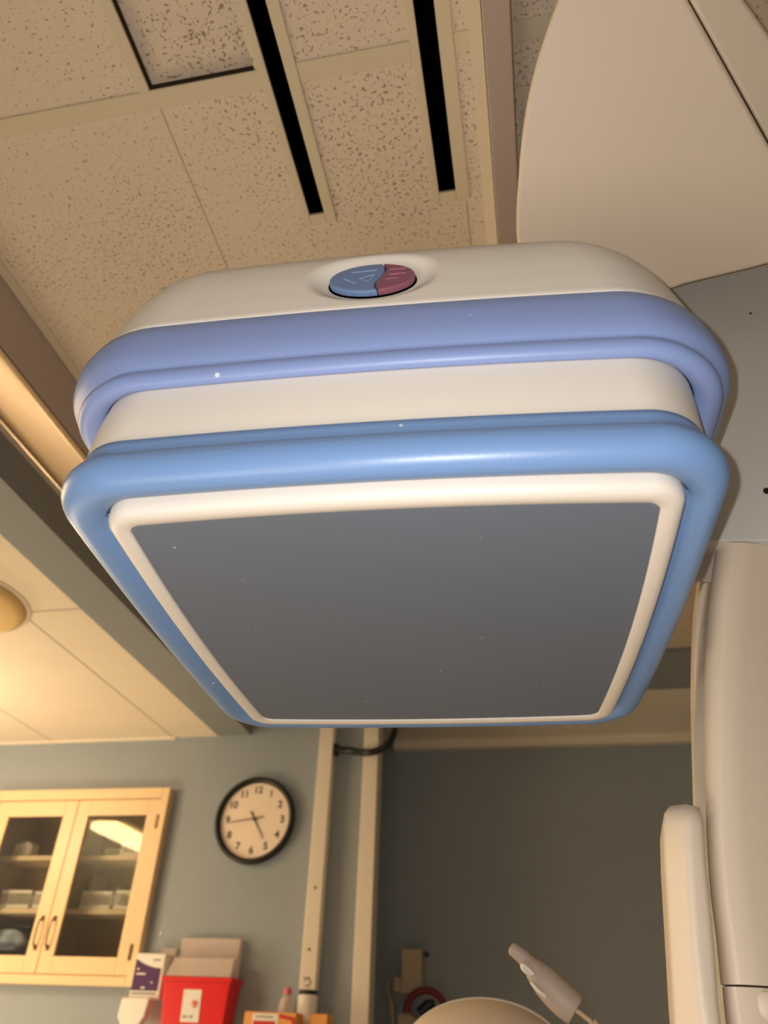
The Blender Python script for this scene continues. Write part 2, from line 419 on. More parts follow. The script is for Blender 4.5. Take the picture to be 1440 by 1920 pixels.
# bumper: a fat rubber tube with a narrow ridge above
lv = [(0.0190, ZF+0.026, 0.028, 0), (0.0212, ZF+0.012, 0.030, 0.001)]
cxo, czo, ru, rw = 0.0375, ZF+0.0225, 0.0165, 0.0200
for k in range(15):
    th = rad(-155+k*(205/14)); lv.append((cxo+ru*math.cos(th), czo+rw*math.sin(th), 0.040+0.5*(ru*math.cos(th)+ru), 0.0025*k/14+0.001, -0.005*k/14))
lv += [(0.0445, czo+0.0178, 0.050, 0.004, -0.005), (0.0438, czo+0.0192, 0.052, 0.004, -0.005), (0.0435, czo+0.027, 0.052, 0.006, -0.005), (0.0425, czo+0.0340, 0.051, 0.006, -0.005), (0.040, czo+0.0358, 0.05, 0.006, -0.005), (0.030, czo+0.0362, 0.045, 0.006, -0.005)]
obj('bumper', loft(lv), M['bumper'], det, smooth=True)
obj('side_band', loft([(0.036, ZF+0.050, 0.056, 0.018, -0.006), (0.0365, ZF+0.07, 0.058, 0.018, -0.006), (0.037, ZF+0.10, 0.062, 0.018, -0.005), (0.037, ZF+0.126, 0.066, 0.017, -0.003)]), M['plastic'], det, smooth=True)
zl = ZF+0.118
lv = [(0.0372, zl+0.006, 0.066, 0.018, -0.003), (0.0385, zl+0.000, 0.066, 0.020, -0.003), (0.043, zl-0.0030, 0.068, 0.024, -0.004), (0.0475, zl-0.001, 0.074, 0.027, -0.004), (0.0502, zl+0.004, 0.078, 0.029, -0.004), (0.0505, zl+0.009, 0.080, 0.030, -0.004), (0.0490, zl+0.0135, 0.083, 0.031, -0.004),
      (0.0482, zl+0.0155, 0.088, 0.033, -0.004), (0.0495, zl+0.018, 0.090, 0.034, -0.003), (0.0520, zl+0.024, 0.094, 0.040, -0.004), (0.0530, zl+0.038, 0.098, 0.045, -0.006), (0.0522, zl+0.056, 0.100, 0.047, -0.008), (0.0500, zl+0.071, 0.102, 0.046, -0.008), (0.0485, zl+0.0735, 0.102, 0.046, -0.008), (0.04, zl+0.0735, 0.102, 0.044, -0.008)]
obj('blue_band', loft(lv), M['blue'], det, smooth=True)
# top housing with the bowl for the two buttons
zh = zl+0.0735
ctrl = [Vector(v) for v in ((0.0440, zh-0.002, 0), (0.0492, zh+0.0005, 0), (0.0480, zh+0.014, 0), (0.0452, zh+0.036, 0), (0.0410, zh+0.066, 0), (0.0345, zh+0.094, 0), (0.0240, zh+0.114, 0), (0.008, zh+0.128, 0), (-0.015, zh+0.136, 0), (-0.06, zh+0.140, 0), (-0.10, zh+0.141, 0))]
cv = catmull(ctrl, 8)
hl = [(v.x, v.y, max(0.030, 0.108+0.25*min(0, v.x-0.03)), 0.046-0.10*(v.y-zh), -0.008) for v in cv]
BX, BV = -0.012, 0.061          # bowl centre: along the front, and arc length up the profile
DISH = {}
def dish(P):
    arc = [0]
    for a, b in zip(cv, cv[1:]): arc.append(arc[-1]+(b-a).length)
    n = len(P); base = [[v.copy() for v in r] for r in P]
    for i in range(1, n-1):
        for j, v in enumerate(base[i]):
            if v.y > 0 or abs(v.x-BX) > 0.075: continue
            e = math.sqrt(((v.x-BX)/0.067)**2+((arc[i]-BV)/0.0460)**2)
            d = (base[i+1][j]-base[i-1][j]).normalized(); nrm = Vector((1, 0, 0)).cross(d).normalized()
            if nrm.y > 0: nrm = -nrm
            if 'o' not in DISH and abs(v.x-BX) < 0.002 and abs(arc[i]-BV) < 0.0025:
                DISH['o'] = v.copy(); DISH['n'] = nrm.copy(); DISH['d'] = d.copy()
            if e < 1:
                s = min(1, (1-e)/0.36); s = s*s*(3-2*s); P[i][j] = v - nrm*0.0095*s
obj('top_housing', loft(hl, cap1=True, nf=220, disp=dish), M['plastic'], det, smooth=True)
# button pair in the bowl
o_, n_, d_ = DISH['o'], DISH['n'], DISH['d']
ux = Vector((1, 0, 0)); vy = n_.cross(ux).normalized()
if vy.z < 0: vy = -vy
bc = o_ - n_*0.0095
def bp(x, y, h): return DM @ (bc + ux*x + vy*y + n_*h)
EA, EB = 0.0415, 0.0250
def split(y): return 0.0085+0.0045*math.sin(PI*y/EB*0.9)
def half(side):
    pts = []
    ys = [EB*0.985*(1-2*k/14) for k in range(15)]
    sp = [(split(y)+(-0.0006 if side < 0 else 0.0006), y) for y in ys]
    # arc of the ellipse from bottom end of the split back to its top end
    ab = math.atan2(ys[-1]/EB, sp[-1][0]/EA); at_ = math.atan2(ys[0]/EB, sp[0][0]/EA)
    if side < 0: a0, a1 = ab, at_-2*PI
    else: a0, a1 = ab, at_
    arc = [(EA*math.cos(a0+(a1-a0)*k/30), EB*math.sin(a0+(a1-a0)*k/30)) for k in range(1, 30)]
    return sp+arc
def button(side, m):
    pts = half(side); cx_ = sum(p[0] for p in pts)/len(pts)
    bm = bmesh.new(); rings = []
    for s, h in ((1, -0.002), (1, 0.0052), (0.985, 0.0064), (0.955, 0.0071), (0.91, 0.0074)):
        rings.append([bm.verts.new(bp(cx_+(x-cx_)*s, y*s, h)) for x, y in pts])
    n = len(pts)
    for a, b in zip(rings, rings[1:]):
        for k in range(n): bm.faces.new((a[k], a[(k+1) % n], b[(k+1) % n], b[k]))
    bm.faces.new(rings[-1]); bm.faces.new(rings[0][::-1])
    return obj('button', bm, m, det, smooth=False)
bm = bmesh.new()
ra = [bm.verts.new(bp((EA+0.0016)*math.cos(2*PI*k/48), (EB+0.0016)*math.sin(2*PI*k/48), 0.0012)) for k in range(48)]
rb_ = [bm.verts.new(bp((EA+0.0016)*math.cos(2*PI*k/48), (EB+0.0016)*math.sin(2*PI*k/48), -0.003)) for k in range(48)]
bm.faces.new(ra); bm.faces.new(rb_)
for k in range(48): bm.faces.new((ra[k], ra[(k+1) % 48], rb_[(k+1) % 48], rb_[k]))
obj('button_gap', bm, M['dark'], det)
b1 = button(-1, M['btn_blue']); b1['label'] = 'blue button with arrow marks'
b2 = button(1, M['btn_mauve']); b2['label'] = 'mauve button with two lines'
def stroke(bm, p, q, wd=0.0009, h=0.0074):
    p, q = Vector(p), Vector(q); t = (q-p).normalized()*wd/2; s = Vector((-t.y, t.x))
    c = [p-s, q-s, q+s, p+s]
    prism(bm, [bp(v.x, v.y, h-0.0003) for v in c], DM.to_3x3() @ n_*0.0007)
bm = bmesh.new()
stroke(bm, (-0.020, 0.0110), (0.005, 0.0120), 0.0013); stroke(bm, (-0.027, 0.000), (-0.015, -0.0100), 0.0013)
for a, b in (((-0.012, -0.001), (0.003, 0.0035)), ((0.003, 0.0035), (-0.003, -0.009)), ((-0.003, -0.009), (-0.012, -0.001))): stroke(bm, a, b, 0.0005)
obj('icon', bm, M['icon_b'], b1)
bm = bmesh.new()
for y in (0.0110, 0.0020): stroke(bm, (0.0170, y), (0.033, y), 0.0012)
stroke(bm, (0.014, -0.0065), (0.026, -0.0065), 0.0006)
obj('icon', bm, M['icon_m'], b2)
# carriage between housing and gantry
bm = bmesh.new()
box(bm, 0.0, 0.19, 0.84, 0.95, 1.98, 2.50)
obj('carriage', bm, M['plastic2'], det, smooth=False)

# ================================================================== C-ARM GANTRY
gan = thing('c_arm_gantry', (0.5, 0.8, 0), 'big ivory c-arm gantry curving down the right side of the picture', 'c-arm')
YG = 0.80
def wy(l, y=YG): return [W(a, b, y=y) for a, b in l]
# seat of the detector: side panel
side_l = [(1190, 560), (1180, 800), (1210, 1013)]
top_c = catmull([Vector((a, b, 0)) for a, b in ((1222, 518), (1262, 505), (1330, 487), (1440, 470), (1640, 448))], 6)
pts = wy([(v.x, v.y) for v in top_c] + [(1700, 1011), (1318, 1014), (1308, 760), (1238, 640)])
obj('side_panel', prism(bmesh.new(), pts, (0, 0.10, 0)), M['gpanel'], gan, bevel=0.0015, segs=2)
for (a, b), r in (((1407, 588), 0.0018), ((1438, 921), 0.0045)):
    obj('screw', lathe(bmesh.new(), [(r, -0.002), (r, 0.0012)], W(a, b, y=YG), 16, axis='Y'), M['black'], gan)
# column, sweeping C edge: a narrow rounded nose, the broad face falls away to the right
def nose(name, rws):
    bm = bmesh.new(); rows = []
    for e, m_, py in rws:
        a, b = W(e, py, y=YG+0.024), W(m_, py, y=YG)
        f_ = [Vector((a.x+0.012, YG+0.062, a.z)), a, W(e+0.28*(m_-e), py, y=YG+0.009), W(e+0.62*(m_-e), py, y=YG+0.001), b, Vector((b.x+0.02, YG+0.006, b.z)), Vector((b.x+0.45, YG+0.30, b.z)), Vector((b.x+0.45, YG+0.36, b.z))]
        rows.append([bm.verts.new(v) for v in f_])
    for p, q in zip(rows, rows[1:]):
        for k in range(8): bm.faces.new((p[k], p[(k+1) % 8], q[(k+1) % 8], q[k]))
    bm.faces.new(rows[0]); bm.faces.new(rows[-1][::-1])
    o = obj(name, bm, M['plastic2'], gan, smooth=True)
    md = o.modifiers.new('split', 'EDGE_SPLIT'); md.split_angle = rad(62)
rw_ = catmull([Vector(v) for v in ((1343, 1390, 1017), (1329, 1370, 1127), (1321, 1358, 1274), (1321, 1356, 1420), (1324, 1358, 1543), (1331, 1366, 1665), (1343, 1380, 1763), (1351, 1392, 1846))], 5)
nose('column_cover', [tuple(v) for v in rw_])
rw_ = catmull([Vector(v) for v in ((1354, 1380, 1850), (1361, 1392, 1920), (1380, 1410, 2020), (1410, 1442, 2140), (1460, 1492, 2300), (1600, 1632, 2700))], 5)
nose('lower_cover', [tuple(v) for v in rw_])
c = W(1437, 1886, y=YG+0.010)
obj('round_cap', lathe(bmesh.new(), [(0.011, -0.001), (0.011, 0.003), (0.009, 0.005), (0.002, 0.0055)], c, 28, axis='Y'), M['plastic2'], gan, smooth=True)
# rear rim strip
def strip(l, y, d, name, m, bev):
    e = catmull([Vector((a, b, 0)) for a, b in l], 5)
    p = [W(v.x, v.y, y=y) for v in e]
    q = [Vector((v.x+0.14, v.y, v.z)) for v in reversed(p)]
    return obj(name, prism(bmesh.new(), p+q, (0, d, 0)), m, gan, bevel=bev)
strip([(1325, 1005), (1307, 1127), (1302, 1274), (1305, 1420), (1309, 1535), (1316, 1660), (1330, 1780), (1352, 1900), (1390, 2080)], 0.97, 0.04, 'rear_rim', M['plastic2'], 0.006)
strip([(1352, 1005), (1335, 1127), (1328, 1274), (1330, 1420), (1334, 1543), (1341, 1665), (1352, 1763), (1380, 1900), (1420, 2080)], 0.863, 0.106, 'core', M['gpanel'], 0)
# inner pad
bm = bmesh.new(); rows = []
for l, mid, r, py, dy in ((1256, 1285, 1300, 1507, 0.020), (1246, 1288, 1316, 1522, 0.006), (1244, 1290, 1320, 1548, 0.0), (1246, 1291, 1324, 1616, 0), (1250, 1295, 1331, 1680, 0), (1256, 1302, 1340, 1780, 0), (1262, 1314, 1347, 1880, 0), (1268, 1328, 1358, 1960, 0), (1285, 1352, 1385, 2080, 0)):
    a, b, c_ = W(l, py, y=0.79+dy), W(mid, py, y=0.765+dy), W(r, py, y=0.772+dy)
    rows.append([bm.verts.new(v) for v in (Vector((a.x+0.004, 0.86, a.z)), a, b, c_, Vector((c_.x+0.003, 0.795, c_.z)), Vector((c_.x+0.003, 0.86, c_.z)))])
for a, b in zip(rows, rows[1:]):
    for k in range(6): bm.faces.new((a[k], a[(k+1) % 6], b[(k+1) % 6], b[k]))
bm.faces.new(rows[0]); bm.faces.new(rows[-1][::-1])
o = obj('inner_pad', bm, M['plastic2'], gan, smooth=True)
md = o.modifiers.new('bevel', 'BEVEL'); md.width = 0.006; md.segments = 4; md.limit_method = 'ANGLE'; md.angle_limit = rad(25)
# overhead cover of the arm
def Q(a, b, k=0.0, tilt=0.0):
    # sloping underside: z = 2.30 + 0.45 (0.72-y) + tilt (x-0.3) + k
    d = CR*(a-720)/FPX - CU*(b-960)/FPX + CF
    n = Vector((-tilt, 0.45, 1)); c0 = 2.30+0.45*0.72+k - tilt*0.30
    return CAM + d*((c0-n.dot(CAM))/n.dot(d))
left = catmull([Vector((a, b, 0)) for a, b in ((985, 560), (968, 440), (972, 330), (982, 230), (1000, 140), (1028, 50), (1064, -40), (1110, -120))], 5)
bot = catmull([Vector((a, b, 0)) for a, b in ((1560, 462), (1440, 496), (1360, 516), (1290, 533), (1235, 549), (1150, 560))], 4)
poly = [(v.x, v.y) for v in left] + [(1245, -90), (1290, 0), (1365, 135), (1440, 270), (1500, 375)] + [(v.x, v.y) for v in bot]
obj('arm_cover', prism(bmesh.new(), [Q(*p) for p in poly], (0.02, 0.05, 0.16)), M['plastic2'], gan, bevel=0.012, segs=6)
poly = [(1247, -95), (1293, -1), (1368, 134), (1443, 269), (1565, 468), (1690, 400), (1540, 225), (1440, 62), (1396, 0), (1350, -80)]
obj('arm_rear_cover', prism(bmesh.new(), [Q(p[0], p[1], 0.006, 0.25) for p in poly], (0.02, 0.05, 0.14)), M['plastic2'], gan, bevel=0.006, segs=3)
# foot of the gantry on the floor, below the picture
obj('base', B(0.30, 1.05, 0.62, 1.20, 0, 0.95), M['plastic2'], gan, bevel=0.03)

# ================================================================== BACK WALL: CABINET
FY = YB-0.04
cab = thing('glass_door_cabinet', (-2.29, YB, 1.56), 'cream built-in wall cabinet with two glass doors and bronze handles', 'cabinet')
bm = bmesh.new()
ox0, ox1, oz0, oz1 = -2.785, -1.797, 1.560, 2.408
ix0, ix1, iz0, iz1 = -2.742, -1.834, 1.598, 2.357
box(bm, ox0, ix0, FY-0.012, YB, oz0, oz1); box(bm, ix1, ox1, FY-0.012, YB, oz0, oz1)
box(bm, ix0, ix1, FY-0.012, YB, iz1, oz1); box(bm, ix0, ix1, FY-0.012, YB, oz0, iz0)
obj('face_frame', bm, M['maple'], cab, bevel=0.003)
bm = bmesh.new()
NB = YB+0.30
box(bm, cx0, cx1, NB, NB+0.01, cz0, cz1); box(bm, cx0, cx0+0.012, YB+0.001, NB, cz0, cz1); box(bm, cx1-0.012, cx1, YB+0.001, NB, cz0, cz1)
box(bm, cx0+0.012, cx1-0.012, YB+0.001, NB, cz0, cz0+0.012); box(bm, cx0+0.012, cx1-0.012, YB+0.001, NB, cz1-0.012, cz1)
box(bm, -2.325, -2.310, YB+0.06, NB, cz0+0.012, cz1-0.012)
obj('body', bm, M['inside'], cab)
SH = (2.118, 1.878)
for z in SH:
    for a, b in ((cx0+0.013, -2.326), (-2.309, cx1-0.013)):
        obj('shelf', B(a, b, 3.70, NB-0.001, z-0.022, z), M['shelf'], cab, bevel=0.002)
for s in (-1, 1):
    a, b = (ix0+0.002, -2.288) if s < 0 else (-2.284, ix1-0.002)
    ga, gb = (-2.664, -2.356) if s < 0 else (-2.217, -1.900)
    gz0, gz1 = 1.670, 2.279
    bm = bmesh.new()
    box(bm, a, ga, FY-0.004, FY+0.018, iz0+0.003, iz1-0.003); box(bm, gb, b, FY-0.004, FY+0.018, iz0+0.003, iz1-0.003)
    box(bm, ga, gb, FY-0.004, FY+0.018, gz1, iz1-0.003); box(bm, ga, gb, FY-0.004, FY+0.018, iz0+0.003, gz0)
    dr = obj('door', bm, M['maple'], cab, bevel=0.002)
    obj('pane', B(ga+0.0005, gb-0.0005, FY+0.006, FY+0.009, gz0+0.0005, gz1-0.0005), M['glass'], dr)
    hx = -2.318 if s < 0 else -2.255
    bm = tube(bmesh.new(), catmull([(hx, FY-0.004, 1.705), (hx, FY-0.026, 1.716), (hx, FY-0.032, 1.762), (hx, FY-0.026, 1.808), (hx, FY-0.004, 1.819)], 5), [0.0055]*5+[0.0038]*11+[0.0055]*5, 10)
    box(bm, hx-0.007, hx+0.007, FY-0.008, FY-0.004, 1.692, 1.712); box(bm, hx-0.007, hx+0.007, FY-0.008, FY-0.004, 1.812, 1.832)
    obj('handle', bm, M['brass'], dr, smooth=True)
for z in (2.245, 1.690):
    obj('hinge', B(ix1-0.008, ix1+0.004, FY-0.018, FY-0.010, z-0.032, z+0.032), M['brass'], cab, bevel=0.002)

# things on the shelves
def basket(x, y, z, wd, dp, ht, label):
    t = thing('storage_basket', (x, y, z), label, 'basket', 'white slotted baskets in the cabinet')
    bm = bmesh.new(); a, b, c, d = x-wd/2, x+wd/2, y, y+dp
    box(bm, a, b, c, d, z+0.0005, z+0.004)
    for zz in (z+0.004, z+ht-0.016):
        h = 0.014
        box(bm, a, b, c, c+0.003, zz, zz+h); box(bm, a, b, d-0.003, d, zz, zz+h); box(bm, a, a+0.003, c+0.003, d-0.003, zz, zz+h); box(bm, b-0.003, b, c+0.003, d-0.003, zz, zz+h)
    obj('shell', bm, M['whitep'], t)
    bm = bmesh.new(); n = int(wd/0.014)
    for k in range(n+1):
        xx = a+0.003+(wd-0.009)*k/n
        box(bm, xx, xx+0.0035, c+0.0002, c+0.0028, z+0.018, z+ht-0.016); box(bm, xx, xx+0.0035, d-0.0028, d-0.0002, z+0.018, z+ht-0.016)
    n = int(dp/0.014)
    for k in range(n+1):
        yy = c+0.004+(dp-0.012)*k/n
        box(bm, a+0.0002, a+0.0028, yy, yy+0.0035, z+0.018, z+ht-0.016); box(bm, b-0.0028, b-0.0002, yy, yy+0.0035, z+0.018, z+ht-0.016)
    obj('slats', bm, M['whitep'], t)
z2, z1 = SH
basket(-2.150, 3.715, z1, 0.160, 0.09, 0.082, 'white slotted basket on the middle shelf behind the right glass door')
basket(-1.975, 3.715, z1, 0.150, 0.09, 0.086, 'white slotted basket at the right-hand end of the middle shelf behind the right door')
basket(-2.020, 3.73, z2, 0.130, 0.14, 0.070, 'small white slotted basket on the top shelf behind the right glass door')
basket(-2.590, 3.715, z1, 0.165, 0.18, 0.085, 'white slotted basket on the middle shelf behind the left glass door')
basket(-2.410, 3.715, z1, 0.150, 0.18, 0.080, 'white slotted basket on the middle shelf hidden partly by the middle door frame')
o = tag(obj('packet', B(-2.21, -2.11, 3.80, 3.88, z2+0.0005, z2+0.052), M['whitep'], bevel=0.006), 'pale flat packet beside the basket on the top shelf, right door', 'packet')
def lump(name, c, s, m, label, cat, seed, group=None):
    bm = bmesh.new(); bmesh.ops.create_icosphere(bm, subdivisions=3, radius=1); rnd = random.Random(seed)
    ph = [rnd.uniform(0, 6) for _ in range(4)]
    for v in bm.verts:
        n = v.co.copy(); k = 1+0.12*math.sin(5*n.x+ph[0])+0.10*math.sin(6*n.y+ph[1])+0.08*math.sin(7*n.z+ph[2])
        sg = lambda q: math.copysign(abs(q)**0.7, q)
        v.co = Vector((sg(n.x)*s[0]*k, sg(n.y)*s[1]*k, max(-s[2], sg(n.z)*s[2]*k)))+Vector(c)
    return tag(obj(name, bm, m, smooth=True), label, cat, group)
lump('gauze_packet', (-2.655, 3.79, z2+0.041), (0.058, 0.045, 0.040), M['whitep'], 'crumpled white packet on the top shelf behind the left glass door', 'packet', 1)
lump('supply_packet', (-2.60, 3.80, cz0+0.012+0.046), (0.095, 0.07, 0.045), M['bluepack'], 'bottom of two pale blue plastic packets behind the left door', 'packet', 2, 'blue packets in the cabinet')
lump('supply_packet', (-2.61, 3.80, cz0+0.012+0.148), (0.090, 0.07, 0.042), M['bluepack'], 'upper of two pale blue plastic packets behind the left door', 'packet', 3, 'blue packets in the cabinet')
tag(obj('dark_pouch', B(-2.64, -2.50, 3.77, 3.86, cz0+0.013+0.198, cz0+0.013+0.222), M['black'], bevel=0.01), 'flat black pouch on top of the pale blue packets', 'pouch')
tag(obj('clear_canister', lathe(bmesh.new(), [(0.045, z1+0.001), (0.05, z1+0.01), (0.05, z1+0.155), (0.047, z1+0.16)], (-2.235, 3.862, 0), 28), M['clear'], smooth=True), 'dull clear canister standing behind the baskets, right glass door', 'canister')
tag(obj('clear_canister', lathe(bmesh.new(), [(0.035, z1+0.001), (0.04, z1+0.01), (0.04, z1+0.125), (0.037, z1+0.13)], (-2.12, 3.87, 0), 28), M['clear'], smooth=True), 'smaller clear canister behind the baskets next to the taller canister', 'canister')

# ================================================================== CLOCK
CC = Vector((-1.341, YB, 2.255)); R0 = 0.200
clk = thing('wall_clock', CC, 'round black-rimmed wall clock with a pale face on the grey wall', 'clock')
def clath(prof, n=64): return lathe(bmesh.new(), prof, CC, n, axis='Y')
bm = bmesh.new(); rings = []
for r, h in ((R0-0.004, 0.001), (R0, 0.012), (R0-0.001, 0.036), (R0-0.008, 0.044), (R0-0.016, 0.044), (R0-0.024, 0.036), (R0-0.027, 0.022), (R0-0.027, 0.001)):
    rings.append([bm.verts.new(CC+Vector((r*math.cos(2*PI*k/64), -h, r*math.sin(2*PI*k/64)))) for k in range(64)])
for a, b in zip(rings, rings[1:]+rings[:1]):
    for k in range(64): bm.faces.new((a[k], a[(k+1) % 64], b[(k+1) % 64], b[k]))
obj('rim', bm, M['black'], clk, smooth=True)
obj('dial', clath([(R0-0.0275, 0.001), (R0-0.0275, 0.020)]), M['clockface'], clk)
def text_obj(name, s, loc, size, m, parent, rot=(rad(90), 0, 0), ext=0.0006):
    cu = bpy.data.curves.new(name, 'FONT'); cu.body = s; cu.size = size; cu.align_x = 'CENTER'; cu.align_y = 'CENTER'; cu.extrude = ext; cu.offset = size*0.02
    to = bpy.data.objects.new(name, cu); COL.objects.link(to)
    bpy.context.view_layer.update()
    me = bpy.data.meshes.new_from_object(to.evaluated_get(bpy.context.evaluated_depsgraph_get()))
    bpy.data.objects.remove(to)
    mt = Matrix.Translation(loc) @ Matrix.Rotation(rot[0], 4, 'X')
    me.transform(mt); me.materials.clear(); me.materials.append(m)
    o = bpy.data.objects.new(name, me); COL.objects.link(o); o.parent = parent
    o.matrix_parent_inverse = Matrix.Translation(-parent.location)
    return o
for h in range(1, 13):
    a = PI/2-h*PI/6
    text_obj('numeral', str(h), CC+Vector((0.138*math.cos(a), -0.0208, 0.138*math.sin(a))), 0.046, M['ink'], clk)
def hand(dx, dz, tx, tz, wd, h, m):
    bm = bmesh.new(); p = Vector((dx, 0, dz)); q = Vector((tx, 0, tz)); t = (p-q).normalized(); s = Vector((-t.z, 0, t.x))*wd
    pts = [CC+Vector((0, -h, 0))+v for v in (q-s, p-s*0.5, p+s*0.5, q+s)]
    prism(bm, pts, (0, 0.0012, 0)); obj('hand', bm, m, clk)
hand(0.052, -0.086, -0.024, 0.038, 0.0035, 0.026, M['ink'])
hand(-0.130, -0.014, 0.045, 0.012, 0.0032, 0.029, M['inkred'])
obj('hub', clath([(0.007, 0.020), (0.007, 0.031)], 20), M['ink'], clk)

# ================================================================== SHARPS BOX, DISPENSER
sh = thing('sharps_container', (-1.46, YB, 1.3), 'red sharps container with frosted lid and white label on the wall', 'sharps container')
SF = 3.48
bm = bmesh.new()
def tap(bm, x0, x1, xb0, xb1, y0, y1, yb0, z0, z1):
    v = [bm.verts.new(p) for p in ((xb0, yb0, z0), (xb1, yb0, z0), (xb1, y1, z0), (xb0, y1, z0), (x0, y0, z1), (x1, y0, z1), (x1, y1, z1), (x0, y1, z1))]
    for f in ((0, 3, 2, 1), (4, 5, 6, 7), (0, 1, 5, 4), (1, 2, 6, 5), (2, 3, 7, 6), (3, 0, 4, 7)): bm.faces.new([v[i] for i in f])
    return bm
obj('bin', tap(bmesh.new(), -1.615, -1.312, -1.585, -1.345, SF, YB-0.005, SF+0.03, 1.25, 1.590), M['red'], sh, bevel=0.008)
obj('lip', B(-1.622, -1.306, SF-0.006, YB-0.004, 1.580, 1.598), M['red'], sh, bevel=0.004)
obj('lid_front', tap(bmesh.new(), -1.592, -1.318, -1.612, -1.314, SF+0.03, YB-0.05, SF, 1.599, 1.672), M['frost'], sh, bevel=0.006)
obj('lid_back', B(-1.605, -1.325, YB-0.045, YB-0.004, 1.599, 1.752), M['frost'], sh, bevel=0.006)
def on_face(z): return SF+0.03*(1.59-z)/0.34
lp = [(-1.515, 1.440), (-1.435, 1.440), (-1.435, 1.553), (-1.515, 1.553)]
lb = obj('label_sticker', prism(bmesh.new(), [(x, on_face(z)-0.0022, z) for x, z in lp], (0, 0.0015, 0)), M['whitep'], sh)
bm = bmesh.new(); cc = Vector((-1.459, on_face(1.505)-0.003, 1.505))
for k in range(3):      # three open horns and a hub
    a = PI/2+2*PI*k/3; c = cc+Vector((0.0085*math.cos(a), 0, 0.0085*math.sin(a)))
    tube(bm, [c+Vector((0.0075*math.cos(a+rad(40+t*280/12)), 0, 0.0075*math.sin(a+rad(40+t*280/12)))) for t in range(13)], 0.0024, 6)
tube(bm, [cc+Vector((0.005*math.cos(2*PI*t/12), 0, 0.005*math.sin(2*PI*t/12))) for t in range(13)], 0.002, 6)
obj('biohazard_mark', bm, M['orange'], lb)
bm = bmesh.new()
for a, b in ((-1.507, -1.487), (-1.478, -1.462)): box(bm, a, b, on_face(1.46)-0.0036, on_face(1.46)-0.002, 1.455, 1.463)
obj('print', bm, M['greyprint'], lb)

ds = thing('soap_dispenser', (-1.70, YB, 1.40), 'white hand sanitiser dispenser with purple label beside the red container', 'dispenser')
obj('body', B(-1.775, -1.634, 3.51, YB-0.001, 1.515, 1.684), M['whitep'], ds, bevel=0.01)
obj('back_plate', B(-1.70, -1.626, YB-0.03, YB-0.0005, 1.40, 1.712), M['frost'], ds, bevel=0.004)
bm = bmesh.new()
pts = [(-1.770, 1.545), (-1.648, 1.545), (-1.648, 1.628)] + [(-1.648-0.122*t/8, 1.628+0.034*(t/8)**2) for t in range(1, 9)]
prism(bm, [(x, 3.5085, z) for x, z in pts], (0, 0.001, 0)); lb = obj('label_print', bm, M['purple'], ds)
bm = bmesh.new()
bm.free()
for a, b, c, d in ((-1.757, -1.748, 1.620, 1.627), (-1.757, -1.715, 1.603, 1.609), (-1.725, -1.708, 1.552, 1.559), (-1.685, -1.675, 1.573, 1.577)):
    obj('lettering', B(a, b, 3.5070, 3.5084, c, d), M['whitep'], lb)
bm = bmesh.new(); box(bm, -1.690, -1.655, 3.5090, 3.5102, 1.655, 1.662); obj('emblem', bm, M['greyprint'], ds)
bm = B(-1.765, -1.652, 3.508, 3.5102, 1.532, 1.539); obj('stripe', bm, M['greyprint'], ds)
pts = [(-1.790, 1.518), (-1.662, 1.520), (-1.672, 1.450), (-1.700, 1.412), (-1.765, 1.410), (-1.795, 1.450)]
obj('push_cover', prism(bmesh.new(), [(x, 3.480, z) for x, z in pts], (0, 0.05, 0)), M['whitep'], ds, bevel=0.008)
tag(obj('wall_screw', lathe(bmesh.new(), [(0.007, 0.0), (0.006, 0.003), (0.002, 0.0045)], W(302, 1750, y=YB), 16, axis='Y'), M['whitep'], smooth=True), 'tiny white plug on the grey wall above the dispenser', 'screw')

# ================================================================== POLE, CABLE, SHELF THINGS
t = thing('wall_pole', (-1.0, 3.56, 1.4), 'square cream pole standing before the wall between clock and corner trim', 'pole')
obj('shaft', B(-1.035, -0.962, 3.545, 3.60, 1.565, ZC), M['cream'], t, bevel=0.006)
obj('collar', lathe(bmesh.new(), [(0.040, 1.475), (0.042, 1.48), (0.042, 1.545), (0.039, 1.55)], (-1.0, 3.575, 0), 32), M['whitep'], t, smooth=True)
obj('ring', lathe(bmesh.new(), [(0.037, 1.5505), (0.0375, 1.564)], (-1.0, 3.575, 0), 32), M['black'], t)
obj('foot_block', B(-1.045, -0.945, 3.50, 3.62, 1.361, 1.474), M['cream'], t, bevel=0.004)
for a, b in ((591, 1664), (580, 1780)):
    obj('screw', lathe(bmesh.new(), [(0.006, 0.0), (0.006, 0.002)], W(a, b, y=3.545), 14, axis='Y'), M['brass'], t)
def P_(a, b): p = W(a, b, y=3.5435); return p
bm = tube(bmesh.new(), catmull([P_(570, 1838), P_(578, 1834), P_(582, 1842), P_(577, 1849), P_(573, 1846)], 5), 0.0018, 6)
tube(bm, catmull([P_(570, 1832), P_(574, 1835), P_(580, 1832)], 4), 0.0018, 6)
obj('mark', bm, M['ink'], t)
bm = tube(bmesh.new(), catmull([W(630, 1405, y=3.57), W(660, 1408, y=3.56), W(690, 1411, y=3.50), W(715, 1404, y=3.50), W(732, 1388, y=3.50), W(740, 1365, y=3.50), W(742, 1330, y=3.45), W(742, 1300, y=3.30)], 6), 0.0165, 12)
box(bm, -0.962, -0.940, 3.555, 3.585, 2.545, 2.60)
tag(obj('black_cable', bm, M['black'], smooth=True), 'thick black cable looping from the cream pole up behind the detector', 'cable')
